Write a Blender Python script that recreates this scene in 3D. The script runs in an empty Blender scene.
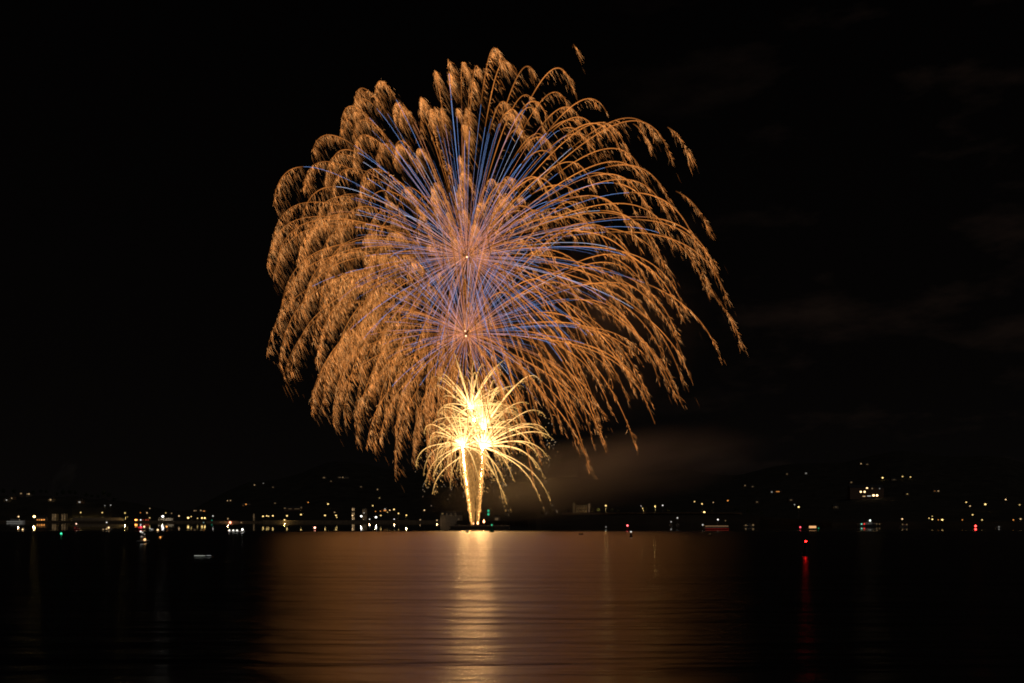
import bpy, bmesh, math, random
import numpy as np
from mathutils import Vector, Matrix

# ------------------------------------------------------------------ camera, sky, added fill sun, exposure
sc = bpy.context.scene
F = 995.6            # focal length in pixels of a 1024 px wide frame (35 mm lens)
HZ = 519.0           # picture row of the horizon
EYE = 5.0            # camera height above the water
cam_d = bpy.data.cameras.new('camera'); cam = bpy.data.objects.new('camera', cam_d)
sc.collection.objects.link(cam); sc.camera = cam
cam.location = (0, 0, EYE); cam.rotation_euler = (math.radians(90), 0, 0)
cam_d.sensor_width = 36; cam_d.lens = 36 * F / 1024
cam_d.shift_y = (HZ - 341.5) / 1024
cam_d.clip_start = 0.5; cam_d.clip_end = 20000

world = bpy.data.worlds.new('World'); sc.world = world; world.use_nodes = True
wn, wl = world.node_tree.nodes, world.node_tree.links
wn.clear()
def nd(nodes, typ, **kw):
    n = nodes.new(typ)
    for k, v in kw.items():
        if k.startswith('i_'):
            n.inputs[k[2:].replace('_', ' ')].default_value = v
        else: setattr(n, k, v)
    return n
wo = nd(wn, 'ShaderNodeOutputWorld'); wb = nd(wn, 'ShaderNodeBackground'); wb.inputs['Strength'].default_value = 1.0
tc = nd(wn, 'ShaderNodeTexCoord')
sep = nd(wn, 'ShaderNodeSeparateXYZ'); wl.new(tc.outputs['Generated'], sep.inputs[0])
base = nd(wn, 'ShaderNodeValToRGB'); wl.new(sep.outputs['Z'], base.inputs[0])        # town glow low in a black sky
cr = base.color_ramp
cr.elements[0].position = 0.0; cr.elements[0].color = (0.0022, 0.0018, 0.0016, 1)
cr.elements[1].position = 0.45; cr.elements[1].color = (0.0006, 0.0005, 0.0005, 1)
e = cr.elements.new(0.14); e.color = (0.0014, 0.0011, 0.0010, 1)
mp = nd(wn, 'ShaderNodeMapping'); mp.inputs['Scale'].default_value = (5, 5, 14); wl.new(tc.outputs['Generated'], mp.inputs[0])
cn = nd(wn, 'ShaderNodeTexNoise'); cn.inputs['Scale'].default_value = 1.6; cn.inputs['Detail'].default_value = 5; cn.inputs['Roughness'].default_value = .55
wl.new(mp.outputs[0], cn.inputs['Vector'])
cm = nd(wn, 'ShaderNodeMapRange'); cm.inputs[1].default_value = .53; cm.inputs[2].default_value = .8; wl.new(cn.outputs['Fac'], cm.inputs[0])
cx = nd(wn, 'ShaderNodeMapRange'); cx.inputs[1].default_value = .05; cx.inputs[2].default_value = .3; wl.new(sep.outputs['X'], cx.inputs[0])
cmul = nd(wn, 'ShaderNodeMath', operation='MULTIPLY'); wl.new(cm.outputs[0], cmul.inputs[0]); wl.new(cx.outputs[0], cmul.inputs[1])
mix = nd(wn, 'ShaderNodeMixRGB', blend_type='ADD'); mix.inputs[2].default_value = (0.0065, 0.0038, 0.0026, 1)
wl.new(cmul.outputs[0], mix.inputs[0]); wl.new(base.outputs[0], mix.inputs[1])
wl.new(mix.outputs[0], wb.inputs['Color']); wl.new(wb.outputs[0], wo.inputs[0])

moon_d = bpy.data.lights.new('fill_sun', 'SUN'); moon_d.energy = 0.07; moon_d.angle = math.radians(.5); moon_d.color = (1, .95, .9)
moon = bpy.data.objects.new('fill_sun', moon_d); sc.collection.objects.link(moon); moon.rotation_euler = (math.radians(50), 0, math.radians(30))  # faint fill added to lift the land; the night itself is moonless

sc.view_settings.view_transform = 'Standard'; sc.view_settings.look = 'None'
sc.view_settings.exposure = 0.0; sc.view_settings.gamma = 1.0; sc.view_settings.use_curve_mapping = False
SMOKE = True
cy = sc.cycles
cy.use_denoising = True; cy.denoiser = 'OPENIMAGEDENOISE'; cy.denoising_input_passes = 'RGB_ALBEDO_NORMAL'; cy.denoising_prefilter = 'ACCURATE'
cy.use_adaptive_sampling = False
cy.use_light_tree = True
cy.max_bounces = 5; cy.diffuse_bounces = 2; cy.glossy_bounces = 3; cy.volume_bounces = 0; cy.transparent_max_bounces = 8
cy.sample_clamp_direct = 0; cy.sample_clamp_indirect = 4
cy.filter_width = 1.85
sc.render.film_transparent = False

# ------------------------------------------------------------------ helpers
RNG = np.random.default_rng(11)
rnd = random.Random(5)
def P(px, py, d):            # the point that many metres away whose picture is (px, py)
    return Vector(((px - 512) / F * d, d, EYE + (HZ - py) / F * d))
def water_d(py): return EYE * F / (py - HZ)

def link(o, parent=None):
    sc.collection.objects.link(o)
    if parent is not None: o.parent = parent
    return o
def tag(o, label=None, cat=None, group=None, kind=None):
    if label: o['label'] = label
    if cat: o['category'] = cat
    if group: o['group'] = group
    if kind: o['kind'] = kind
    return o
def empty(name, loc, rz=0.0):
    o = bpy.data.objects.new(name, None); o.location = loc; o.rotation_euler = (0, 0, rz); o.empty_display_size = .5
    return link(o)

MATS = {}
def pmat(name, col, rough=.7, metal=0.0, noise=0.0, nscale=3.0):
    if name in MATS: return MATS[name]
    m = bpy.data.materials.new(name); m.use_nodes = True
    n, l = m.node_tree.nodes, m.node_tree.links
    b = n['Principled BSDF']; b.inputs['Base Color'].default_value = (*col, 1); b.inputs['Roughness'].default_value = rough; b.inputs['Metallic'].default_value = metal
    if noise > 0:
        t = nd(n, 'ShaderNodeTexCoord'); x = nd(n, 'ShaderNodeTexNoise'); x.inputs['Scale'].default_value = nscale; x.inputs['Detail'].default_value = 5
        l.new(t.outputs['Object'], x.inputs['Vector'])
        r = nd(n, 'ShaderNodeValToRGB'); r.color_ramp.elements[0].position = .3; r.color_ramp.elements[1].position = .7
        r.color_ramp.elements[0].color = (*[c * (1 - noise) for c in col], 1); r.color_ramp.elements[1].color = (*[min(1, c * (1 + noise)) for c in col], 1)
        l.new(x.outputs['Fac'], r.inputs[0]); l.new(r.outputs[0], b.inputs['Base Color'])
    MATS[name] = m
    return m
def emat(name, col, s):
    key = '%s_%.3f' % (name, s)
    if key in MATS: return MATS[key]
    m = bpy.data.materials.new(name); m.use_nodes = True
    n, l = m.node_tree.nodes, m.node_tree.links
    n.clear(); o = nd(n, 'ShaderNodeOutputMaterial'); b = nd(n, 'ShaderNodeEmission')
    b.inputs[0].default_value = (*col, 1); b.inputs[1].default_value = s; l.new(b.outputs[0], o.inputs[0])
    m.cycles.emission_sampling = 'FRONT'
    MATS[key] = m
    return m

class MB:
    """collects shapes, then links them as one mesh object"""
    def __init__(s): s.v = []; s.f = []
    def add(s, vs, fs):
        b = len(s.v); s.v += [tuple(v) for v in vs]; s.f += [tuple(b + i for i in f) for f in fs]; return s
    def box(s, c, sz, rz=0.0, taper=1.0):
        hx, hy, hz = sz[0] / 2, sz[1] / 2, sz[2] / 2; cs, sn = math.cos(rz), math.sin(rz); vs = []
        for z, t in ((-hz, 1), (hz, taper)):
            for x, y in ((-hx, -hy), (hx, -hy), (hx, hy), (-hx, hy)):
                vs.append((c[0] + (x * cs - y * sn) * t, c[1] + (x * sn + y * cs) * t, c[2] + z))
        return s.add(vs, [(3, 2, 1, 0), (4, 5, 6, 7), (0, 1, 5, 4), (1, 2, 6, 5), (2, 3, 7, 6), (3, 0, 4, 7)])
    def lathe(s, c, prof, n=12):
        vs, fs = [], []
        for r, z in prof:
            for i in range(n):
                a = 2 * math.pi * i / n; vs.append((c[0] + r * math.cos(a), c[1] + r * math.sin(a), c[2] + z))
        for k in range(len(prof) - 1):
            for i in range(n):
                j = (i + 1) % n; fs.append((k * n + i, k * n + j, (k + 1) * n + j, (k + 1) * n + i))
        fs.append(tuple(range(n - 1, -1, -1))); fs.append(tuple((len(prof) - 1) * n + i for i in range(n)))
        return s.add(vs, fs)
    def rod(s, a, b, r0, r1=None, n=6):
        a, b = Vector(a), Vector(b); r1 = r0 if r1 is None else r1
        d = (b - a).normalized(); u = d.orthogonal().normalized(); w = d.cross(u); vs = []
        for p, r in ((a, r0), (b, r1)):
            for i in range(n):
                t = 2 * math.pi * i / n; vs.append(p + u * (r * math.cos(t)) + w * (r * math.sin(t)))
        fs = [(i, (i + 1) % n, n + (i + 1) % n, n + i) for i in range(n)] + [tuple(range(n - 1, -1, -1)), tuple(range(n, 2 * n))]
        return s.add(vs, fs)
    def ball(s, c, r, n=10, m=6, sz=1.0):
        return s.lathe(c, [(max(r * math.sin(math.pi * k / m), r * .02), -r * sz * math.cos(math.pi * k / m)) for k in range(m + 1)], n)
    def build(s, name, mat, parent=None):
        me = bpy.data.meshes.new(name); me.from_pydata(s.v, [], s.f); me.update(); me.materials.append(mat)
        return link(bpy.data.objects.new(name, me), parent)

# ------------------------------------------------------------------ water
def make_water():
    m = bpy.data.materials.new('night_water'); m.use_nodes = True
    n, l = m.node_tree.nodes, m.node_tree.links
    n.clear(); mo = nd(n, 'ShaderNodeOutputMaterial'); b = nd(n, 'ShaderNodeBsdfGlossy', distribution='BECKMANN'); b.inputs['Color'].default_value = (.98, .98, .98, 1); b.inputs['Anisotropy'].default_value = .38
    tg = nd(n, 'ShaderNodeCombineXYZ'); tg.inputs[0].default_value = 1.0; l.new(tg.outputs[0], b.inputs['Tangent'])      # wave crests run across the inlet
    deep = nd(n, 'ShaderNodeBsdfDiffuse'); deep.inputs[0].default_value = (.004, .006, .008, 1)
    fr = nd(n, 'ShaderNodeLayerWeight'); fr.inputs[0].default_value = .9; ms = nd(n, 'ShaderNodeMixShader')
    l.new(fr.outputs['Fresnel'], ms.inputs[0]); l.new(deep.outputs[0], ms.inputs[1]); l.new(b.outputs[0], ms.inputs[2]); l.new(ms.outputs[0], mo.inputs[0])
    t = nd(n, 'ShaderNodeTexCoord'); sp = nd(n, 'ShaderNodeSeparateXYZ'); l.new(t.outputs['Object'], sp.inputs[0])
    # open water carries ripples; the water in the lee of the harbour wall lies calm
    cn_ = nd(n, 'ShaderNodeTexNoise'); cn_.inputs['Scale'].default_value = .02; l.new(t.outputs['Object'], cn_.inputs['Vector'])
    ad = nd(n, 'ShaderNodeMath', operation='MULTIPLY_ADD'); ad.inputs[1].default_value = 40; l.new(cn_.outputs['Fac'], ad.inputs[0]); l.new(sp.outputs['Y'], ad.inputs[2])
    mr = nd(n, 'ShaderNodeMapRange', interpolation_type='SMOOTHSTEP'); mr.inputs[1].default_value = CALM0; mr.inputs[2].default_value = CALM1; mr.inputs[3].default_value = ROUGH; mr.inputs[4].default_value = .026
    l.new(ad.outputs[0], mr.inputs[0]); l.new(mr.outputs[0], b.inputs['Roughness'])
    wave = None
    for sx, sy, amp, det in ((.12, .55, 1.3, 3), (.42, 1.6, .40, 3), (.05, .22, 2.6, 2), (.018, .07, 5.0, 2)):
        mpp = nd(n, 'ShaderNodeMapping'); mpp.inputs['Scale'].default_value = (sx, sy, 1); mpp.inputs['Location'].default_value = (3.7, 1.3, 0); l.new(t.outputs['Object'], mpp.inputs[0])
        x = nd(n, 'ShaderNodeTexNoise'); x.inputs['Scale'].default_value = 1.0; x.inputs['Detail'].default_value = det; x.inputs['Roughness'].default_value = .5
        l.new(mpp.outputs[0], x.inputs['Vector'])
        ml = nd(n, 'ShaderNodeMath', operation='MULTIPLY'); ml.inputs[1].default_value = amp; l.new(x.outputs['Fac'], ml.inputs[0])
        if wave is None: wave = ml
        else:
            a_ = nd(n, 'ShaderNodeMath', operation='ADD'); l.new(wave.outputs[0], a_.inputs[0]); l.new(ml.outputs[0], a_.inputs[1]); wave = a_
    st = nd(n, 'ShaderNodeMapRange'); st.inputs[1].default_value = .035; st.inputs[2].default_value = ROUGH; st.inputs[3].default_value = 0.0; st.inputs[4].default_value = 1.0
    l.new(mr.outputs[0], st.inputs[0])
    bp = nd(n, 'ShaderNodeBump'); bp.inputs['Distance'].default_value = BUMP; l.new(wave.outputs[0], bp.inputs['Height']); l.new(st.outputs[0], bp.inputs['Strength'])
    l.new(bp.outputs[0], b.inputs['Normal'])
    vs = [(-9000, -200, 0), (9000, -200, 0), (9000, 9000, 0), (-9000, 9000, 0)]
    o = MB().add(vs, [(0, 1, 2, 3)]).build('water', m); o['kind'] = 'structure'
CALM0, CALM1, ROUGH, BUMP = 408, 462, .30, .22
make_water()
# ------------------------------------------------------------------ fireworks
FD = 553.0; S = FD / F                     # the display stands over the firing barge; S metres per picture pixel there
def spark_mat(name, strength):
    m = bpy.data.materials.new(name); m.use_nodes = True
    n, l = m.node_tree.nodes, m.node_tree.links; n.clear()
    o = nd(n, 'ShaderNodeOutputMaterial'); b = nd(n, 'ShaderNodeEmission'); a = nd(n, 'ShaderNodeAttribute', attribute_name='glow')
    l.new(a.outputs['Color'], b.inputs[0]); b.inputs[1].default_value = strength; l.new(b.outputs[0], o.inputs[0])
    m.cycles.emission_sampling = 'FRONT'
    return m
M_SPARK = spark_mat('burning_sparks', 1.0)
M_HOT = spark_mat('white_hot_sparks', 1.0)

def sky_pt(q):                              # burst coordinates (pixels right, pixels up from the water line of the barge, pixels deep) to metres
    q = np.asarray(q, float)
    out = np.empty_like(q)
    out[..., 0] = (q[..., 0] - 512) * S; out[..., 1] = FD + q[..., 2] * S; out[..., 2] = EYE + (HZ - q[..., 1]) * S
    return out
class Glow:
    """collects burning slivers (spindles) and threads (tubes), each with its own colour"""
    def __init__(s): s.v = []; s.f = []; s.c = []; s.n = 0; s.size = 0.0
    def spindles(s, a, b, r, col):          # a, b: (n,3) px ends; r: (n,) px; col: (n,3)
        if len(a) == 0: return
        a, b = sky_pt(a), sky_pt(b); r = np.broadcast_to(r, (len(a),)) * S
        d = b - a; L = np.linalg.norm(d, axis=1, keepdims=True) + 1e-9; d = d / L
        u = np.cross(d, np.array([0, 1.0, 0])); un = np.linalg.norm(u, axis=1, keepdims=True); u = np.where(un < 1e-3, np.array([1.0, 0, 0]), u / np.maximum(un, 1e-3)); w = np.cross(d, u)
        mid = a * .6 + b * .4; n = len(a)
        V = np.empty((n, 5, 3)); V[:, 0] = a; V[:, 4] = b
        for i in range(3):
            t = 2 * math.pi * i / 3; V[:, 1 + i] = mid + r[:, None] * (u * math.cos(t) + w * math.sin(t))
        fs = np.array([(0, 2, 1), (0, 3, 2), (0, 1, 3), (4, 1, 2), (4, 2, 3), (4, 3, 1)])
        s.f.append((s.n + np.arange(n)[:, None, None] * 5 + fs[None]).reshape(-1, 3)); s.v.append(V.reshape(-1, 3))
        s.c.append(np.repeat(col, 5, axis=0)); s.n += 5 * n; s.size += float(L.sum())
    def thread(s, pts, r, col):             # pts (n,3) px; r (n,) px; col (n,3)
        p = sky_pt(pts); n = len(p); r = np.broadcast_to(r, (n,)) * S
        d = np.gradient(p, axis=0); d /= np.linalg.norm(d, axis=1, keepdims=True) + 1e-9
        u = np.cross(d, np.array([0, 1.0, 0.02])); u /= np.linalg.norm(u, axis=1, keepdims=True) + 1e-9; w = np.cross(d, u)
        V = np.stack([p + r[:, None] * (u * math.cos(t) + w * math.sin(t)) for t in (0, 2 * math.pi / 3, 4 * math.pi / 3)], 1)
        k = np.arange(n - 1)[:, None] * 3; F_ = []
        for i in range(3):
            j = (i + 1) % 3
            F_.append(np.concatenate([k + i, k + j, k + 3 + j], 1)); F_.append(np.concatenate([k + i, k + 3 + j, k + 3 + i], 1))
        s.f.append(s.n + np.concatenate(F_)); s.v.append(V.reshape(-1, 3)); s.c.append(np.repeat(col, 3, axis=0)); s.n += 3 * n
        s.size += float(np.linalg.norm(p[-1] - p[0]))
    def build(s, name, mat, parent=None, origin=None):
        if not s.v: return None
        v = np.concatenate(s.v); f = np.concatenate(s.f); c = np.concatenate(s.c)
        if origin is not None: v = v - np.array(origin)
        me = bpy.data.meshes.new(name)
        me.vertices.add(len(v)); me.vertices.foreach_set('co', v.astype(np.float32).ravel())
        me.loops.add(len(f) * 3); me.loops.foreach_set('vertex_index', f.astype(np.int32).ravel())
        me.polygons.add(len(f)); me.polygons.foreach_set('loop_start', np.arange(0, len(f) * 3, 3, dtype=np.int32))
        me.update(calc_edges=True)
        at = me.attributes.new('glow', 'FLOAT_COLOR', 'POINT'); at.data.foreach_set('color', np.concatenate([c, np.ones((len(c), 1))], 1).astype(np.float32).ravel())
        me.materials.append(mat)
        o = bpy.data.objects.new(name, me); link(o)
        if parent is not None: o.parent = parent
        return o

WIND = np.array([1.0, 0, 0.25])
UP = np.array([0, -1.0, 0])                # picture rows count downward
def sph(n, rng):                           # well spread directions with jitter
    i = np.arange(n) + .5; ph = np.arccos(1 - 2 * i / n); th = math.pi * (1 + 5 ** .5) * i + rng.uniform(0, 6.28)
    d = np.stack([np.cos(th) * np.sin(ph), np.sin(th) * np.sin(ph), np.cos(ph)], 1) + rng.normal(0, .05, (n, 3))
    q = Vector(rng.normal(0, 1, 3)).normalized(); R = np.array(Matrix.Rotation(rng.uniform(0, 6), 3, q)); d = d @ R.T
    return d / np.linalg.norm(d, axis=1, keepdims=True)
class Star:
    def __init__(s, c, d, R, k, fall, lift, wind):
        s.c = np.array(c, float); s.d = d; s.R = R; s.k = k; s.fall = fall; s.lift = lift; s.wind = wind
    def pos(s, t):
        t = np.asarray(t, float)[..., None]; e = 1 - np.exp(-s.k * t)
        return s.c + s.d * s.R * e + UP * s.lift * e + (WIND * s.wind - UP * s.fall) * (t - e / s.k)
    def vel(s, t):
        t = np.asarray(t, float)[..., None]; x = np.exp(-s.k * t)
        return (s.d * s.R + UP * s.lift) * s.k * x + (WIND * s.wind - UP * s.fall) * (1 - x)

GOLD = np.array([1.0, .32, .065]); PALE = np.array([1.0, .48, .17]); BLUE = np.array([.24, .40, .86]); PINK = np.array([1.0, .36, .16])
def shell(name, label, c, n, R, lift, fall, T, seed, shown, gold=1.0, blue=1.0, rate=112, spark_fall=30, k=.95, wind=5, core=1.8, group=None, extra=()):
    rng = np.random.default_rng(seed)
    c3 = np.array([c[0], c[1], 0.0])
    root = empty(name, Vector(sky_pt(c3))); tag(root, label, 'firework', group)
    trails = []
    dirs = [(d, None, None) for d in sph(n, rng)] + [(np.array(q[0], float), q[1], q[2]) for q in extra]
    for d, far_R, late in dirs:
        d = d.copy()
        if d[1] > 0: d[1] *= .84
        Rr = R * (1.05 - .30 * rng.uniform(0, 1) ** 1.9) * (1 + (.10 if d[0] > 0 else -.02) * abs(d[0])); Ti = T * rng.uniform(.86, 1.06) * (1 + (.22 * d[0] if d[0] > 0 else -.10 * d[0]) * (1 - max(0, d[1])))
        if far_R: Rr = far_R; Ti = T * (1 + max(0, .24 * d[0]))
        st = Star(c3, d, Rr, k, fall, lift, wind)
        tb = Ti * (rng.uniform(.26, .50) if rng.uniform() < .72 else rng.uniform(.08, .16))           # blue until here, gold after
        head, tail = Glow(), Glow()
        kind = rng.uniform()
        # the star's own thread: copper near the shell, blue, then gold
        t0 = rng.uniform(.02, .06); tt = np.linspace(t0, tb * 1.25, 14)
        p = st.pos(tt); dist = np.linalg.norm(p - c3, axis=1) / R
        wcop = np.clip(1 - dist / .42, 0, 1)[:, None]
        bcol = BLUE * rng.uniform(.35, 1.05) * blue
        if kind < .33: bcol = PINK * rng.uniform(.35, .8)
        if kind > .90: bcol = np.array([.7, .75, 1.0]) * rng.uniform(.5, .9)
        col = wcop * PINK * rng.uniform(.5, 1.0) + (1 - wcop) * bcol
        fade = np.interp(tt, [t0, t0 + .05, tb, tb * 1.25], [.7, 1, 1, .25])[:, None]
        if late is None: head.thread(p, np.interp(tt, [t0, tb * 1.25], [.09, .15]), col * fade * 1.4)
        # gold thread while the star burns on
        ts = tb * rng.uniform(.8, 1.1) if late is None else Ti * late; tt = np.linspace(ts, Ti, 26); p = st.pos(tt)
        g = np.interp(tt, [ts, ts + .3, Ti * .7, Ti], [.15, .75, .45, .1])[:, None] * gold * rng.uniform(.6, 1.15) * np.interp(d[0], [0, .4], [.8, 1.2])
        thick = .34 if d[0] < .1 else .42
        tail.thread(p, np.full(26, thick), g * GOLD * (1 if late is None else .5))
        # glitter thrown off along the way, sinking and carried by the wind
        ns = int(rate * (Ti - ts) * rng.uniform(.85, 1.15) * np.interp(d[0], [-.2, .4], [1.0, .55]) * (.06 + .94 * min(1, 1.2 * (d[0] ** 2 + d[1] ** 2)) ** 1.5))
        if late is not None: ns *= 2
        if d[1] > .1: ns = int(ns * .75)
        te = ts + (Ti - ts) * rng.uniform(0, 1, ns) ** .85
        if d[0] > .25:                              # down wind the stars sputter
            ph = rng.uniform(0, 6.28); keep = rng.uniform(0, 1, ns) < .55 + .45 * np.sin(te * rng.uniform(5, 8) + ph); te = te[keep]; ns = len(te)
        tau = np.minimum(rng.exponential(np.interp(d[0], [-.1, .35], [.30, .18]) * np.interp(d[1], [-.1, .5], [1, .62]), ns), 1.9); dt = rng.uniform(.14, .44, ns)
        v0 = st.vel(te) * .16 + rng.normal(0, 7, (ns, 3)); kd = 2.6
        def sp(tq):
            ee = ((1 - np.exp(-kd * tq)) / kd)[:, None]
            return st.pos(te) + v0 * ee + (WIND * 15 - UP * spark_fall) * (tq[:, None] - ee)
        heat = np.exp(-tau / .42) * rng.uniform(.6, 2.4, ns) * rng.uniform(.7, 1.25) * gold * np.interp(te, [ts, ts + .35, Ti], [.25, 1, .8])
        mixc = rng.uniform(0, 1, (ns, 1)) ** 2
        tail.spindles(sp(tau), sp(tau + dt), rng.uniform(.09, .16, ns), heat[:, None] * (GOLD * (1 - mixc) + PALE * mixc) * 1.0)
        trails.append((tail.size, head, tail))
    trails.sort(key=lambda q: -q[0])
    rest = Glow()
    for d in sph(70, rng):                          # stars that burn blue only, and the copper flare at the middle
        st = Star(c3, d, R * rng.uniform(.8, 1.0), k, fall, lift, wind); tt = np.linspace(rng.uniform(.1, .3), rng.uniform(.55, 1.25), 9)
        rest.thread(st.pos(tt), np.array([.06, .09, .1, .11, .11, .1, .09, .07, .05]), np.repeat([BLUE * rng.uniform(.4, 1.1) * blue], 9, 0))
    for d in sph(75, rng):
        a_, b_ = rng.uniform(2, 14), rng.uniform(30, 80); o_ = c3 + np.array([9, -16, 0]) * (c[1] < 300)
        rest.thread(np.linspace(o_ + d * a_, o_ + d * b_ + np.array([0, 1.5, 0]), 7), np.array([.10, .12, .13, .13, .12, .10, .06]), np.linspace(1.3, .5, 7)[:, None] * np.array([1, .28, .08]) * rng.uniform(.5, 1.0))
    for i, (sz, h, t) in enumerate(trails):
        if i < shown:
            ho = h.build('star_trail', M_SPARK, root, root.location)
            tag(t.build('glitter_tail', M_SPARK, ho, root.location), kind='stuff')
        else:
            for g_ in (h, t):
                off = rest.n
                rest.v += g_.v; rest.c += g_.c
                rest.f += [q + off for q in g_.f]; rest.n += g_.n
    # faces of the merged rest were numbered per glow, so they only needed the offset
    if rest.v: tag(rest.build('small_star_trails', M_SPARK, root, root.location), kind='stuff')
    for cx_, cy_ in core_pts(c):
        MB().ball(Vector(sky_pt(np.array([cx_, cy_, 0.0]))) - root.location, 1.0 * S).build('burst_core', emat('burst_flash', (1, .50, .27), 3.0), root)
    return root
def core_pts(c):
    return [c] if c[1] < 300 else [(c[0] - 1, c[1] - 3), (c[0], c[1] + 2)]

UPPER = shell('willow_shell', 'upper and larger golden willow burst with blue streaks, tallest thing in the sky', (467, 257), 275, 224, 38, 41, 2.95, 3, 100, extra=[((.36, -.93, .0), 292, .86), ((1, .05, .1), 276, .62), ((.93, -.36, .0), 258, .55), ((.70, -.71, .1), 262, .66), ((.80, -.58, -.2), 262, .66), ((.97, -.18, .1), 250, .6), ((-.97, .24, .1), 218, .25)])
LOWER = shell('willow_shell', 'lower golden willow burst around a twin spark core, just above the yellow bursts', (466, 334), 185, 172, 45, 33, 2.45, 8, 100)

YEL = np.array([1.0, .52, .14]); CREAM = np.array([1.0, .58, .21])
def palm(label, c, n, R, fall, T, seed, bright, lo=-.35, group='small yellow bursts over the barge'):
    rng = np.random.default_rng(seed); c3 = np.array([c[0], c[1], 0.0])
    root = empty('yellow_burst', Vector(sky_pt(c3))); tag(root, label, 'firework', group)
    k = 0
    for d in sph(int(n * 1.5), rng):
        if d[1] > -lo + .3 or k >= n: continue
        k += 1
        st = Star(c3, d, R * rng.uniform(.55, 1.12), 1.5, fall * rng.uniform(.8, 1.2), R * .28, 5)
        Ti = T * rng.uniform(.7, 1.1); g = Glow()
        tt = np.linspace(.02, Ti, 26); p = st.pos(tt)
        p[:, 0] += rng.normal(0, .10, 26); b = bright * rng.uniform(.5, 1.2)
        fade = np.interp(tt, [0, .2, Ti * .6, Ti], [7, 2.0, .95, .35])[:, None]
        mixw = np.interp(tt, [0, Ti * .5, Ti], [1, .45, 0])[:, None]
        g.thread(p, np.interp(tt, [0, Ti * .45, Ti], [.55, .50, .28]), fade * b * (CREAM * mixw + YEL * (1 - mixw)))
        ho = g.build('burst_trail', M_HOT, root, root.location)
        ns = int(26 * Ti * rng.uniform(.6, 1.3)); te = Ti * rng.uniform(.1, 1.0, ns) ** .7; tau = np.minimum(rng.exponential(.11, ns), .8); dt = rng.uniform(.02, .09, ns)
        v0 = st.vel(te) * .25 + rng.normal(0, 6, (ns, 3))
        def sp(tq): return st.pos(te) + v0 * tq[:, None] + (WIND * 12 - UP * 22) * (tq[:, None] ** 1.5)
        h = Glow(); h.spindles(sp(tau), sp(tau + dt), rng.uniform(.2, .38, ns), (rng.uniform(.3, 1.1, ns) * bright)[:, None] * YEL)
        # last embers that drop off the tip
        ne = rng.integers(1, 5); tau = rng.uniform(.1, .9, ne); q = st.pos(np.full(ne, Ti)) + st.vel(np.full(ne, Ti)) * .55 * tau[:, None] + rng.normal(0, 1.3, (ne, 3))
        h.spindles(q, q + np.array([0, 1.1, 0]) + rng.normal(0, .25, (ne, 3)), rng.uniform(.22, .38, ne), rng.uniform(.35, .8, (ne, 1)) * np.array([1, .72, .45]))
        tag(h.build('ember_dots', M_HOT, ho, root.location), kind='stuff')
    MB().ball((0, 0, 0), 1.5 * S).build('burst_core', emat('white_hot_core', (1, .52, .17), 420.0), root)
palm('yellow palm burst at the head of the leaning spark column', (463.4, 446), 50, 60, 30, 1.7, 21, 1.5)
palm('yellow palm burst at the head of the upright spark column', (482.6, 447), 54, 74, 31, 1.75, 22, 1.5)
palm('small topmost yellow burst, just under the lower willow burst', (471, 407), 36, 62, 20, 1.35, 23, 1.3)
palm('small yellow burst with a spark core below the topmost yellow burst', (474, 420), 26, 58, 24, 1.5, 24, 1.3)
palm('yellow burst throwing long arcs to the right of the columns', (484, 428), 36, 74, 26, 1.6, 25, 1.3)
def comet(label, a, b, r0, r1, bright, seed, bend=0.0):
    rng = np.random.default_rng(seed); a = np.array([*a, 0.0]); b = np.array([*b, 0.0])
    root = empty('spark_column', Vector(sky_pt(a))); tag(root, label, 'firework', 'spark columns rising from the barge')
    u = np.linspace(0, 1, 40)[:, None]
    def at(u): return a + (b - a) * u + np.array([bend, 0, 0]) * u * (1 - u)
    g = Glow(); p = at(u); p[:, 0] += rng.normal(0, .18, 40)
    cu = np.interp(u[:, 0], [0, .25, .6, 1], [.10, .22, .8, 1.5])[:, None] * bright
    w = np.clip(u * 1.3 - .2, 0, 1)
    g.thread(p, np.interp(u[:, 0], [0, .5, 1], [r0, (r0 + r1) * .5, r1]), cu * (CREAM * w + YEL * (1 - w)))
    g.build('column_core', M_HOT, root, root.location)
    n = 1600; uu = rng.uniform(0.02, 1, n)[:, None] ** .8; q = at(uu); sg = np.interp(uu[:, 0], [0, 1], [.3, 2.0])
    q[:, 0] += rng.normal(0, 1, n) * sg; q[:, 2] += rng.normal(0, 1, n) * sg
    L = rng.uniform(1.5, 5, n)[:, None] * (b - a) / np.linalg.norm(b - a)
    h = Glow(); h.spindles(q, q + L * rng.choice([1, -1], (n, 1)), rng.uniform(.18, .34, n), rng.uniform(.4, 1.2, (n, 1)) * min(bright, 3.2) * .5 * (YEL * .7 + GOLD * .3))
    tag(h.build('column_sparks', M_HOT, root, root.location), kind='stuff')
comet('bright leaning spark column widening upward from the barge', (472.2, 526.6), (462.5, 447), .26, 1.15, 80, 31, -1.5)
comet('bright upright spark column right beside the leaning one', (478.2, 523), (482.6, 447), .26, 1.05, 80, 32, .6)
comet('thin dim orange spark column between the two bright columns', (474.0, 525), (472.5, 420), .35, .6, .9, 33, 1.0)
comet('thin orange spark column closest beside the upright bright column', (476.6, 524), (478.5, 430), .3, .55, .8, 34, .6)
comet('faint orange spark column slanting left out of the leaning column', (473.2, 525), (467.5, 440), .3, .5, .9, 35, 0)
comet('short faint spark column between the upright column and its orange neighbour', (477.4, 524), (480.3, 455), .3, .5, .8, 36, 0)
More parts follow.
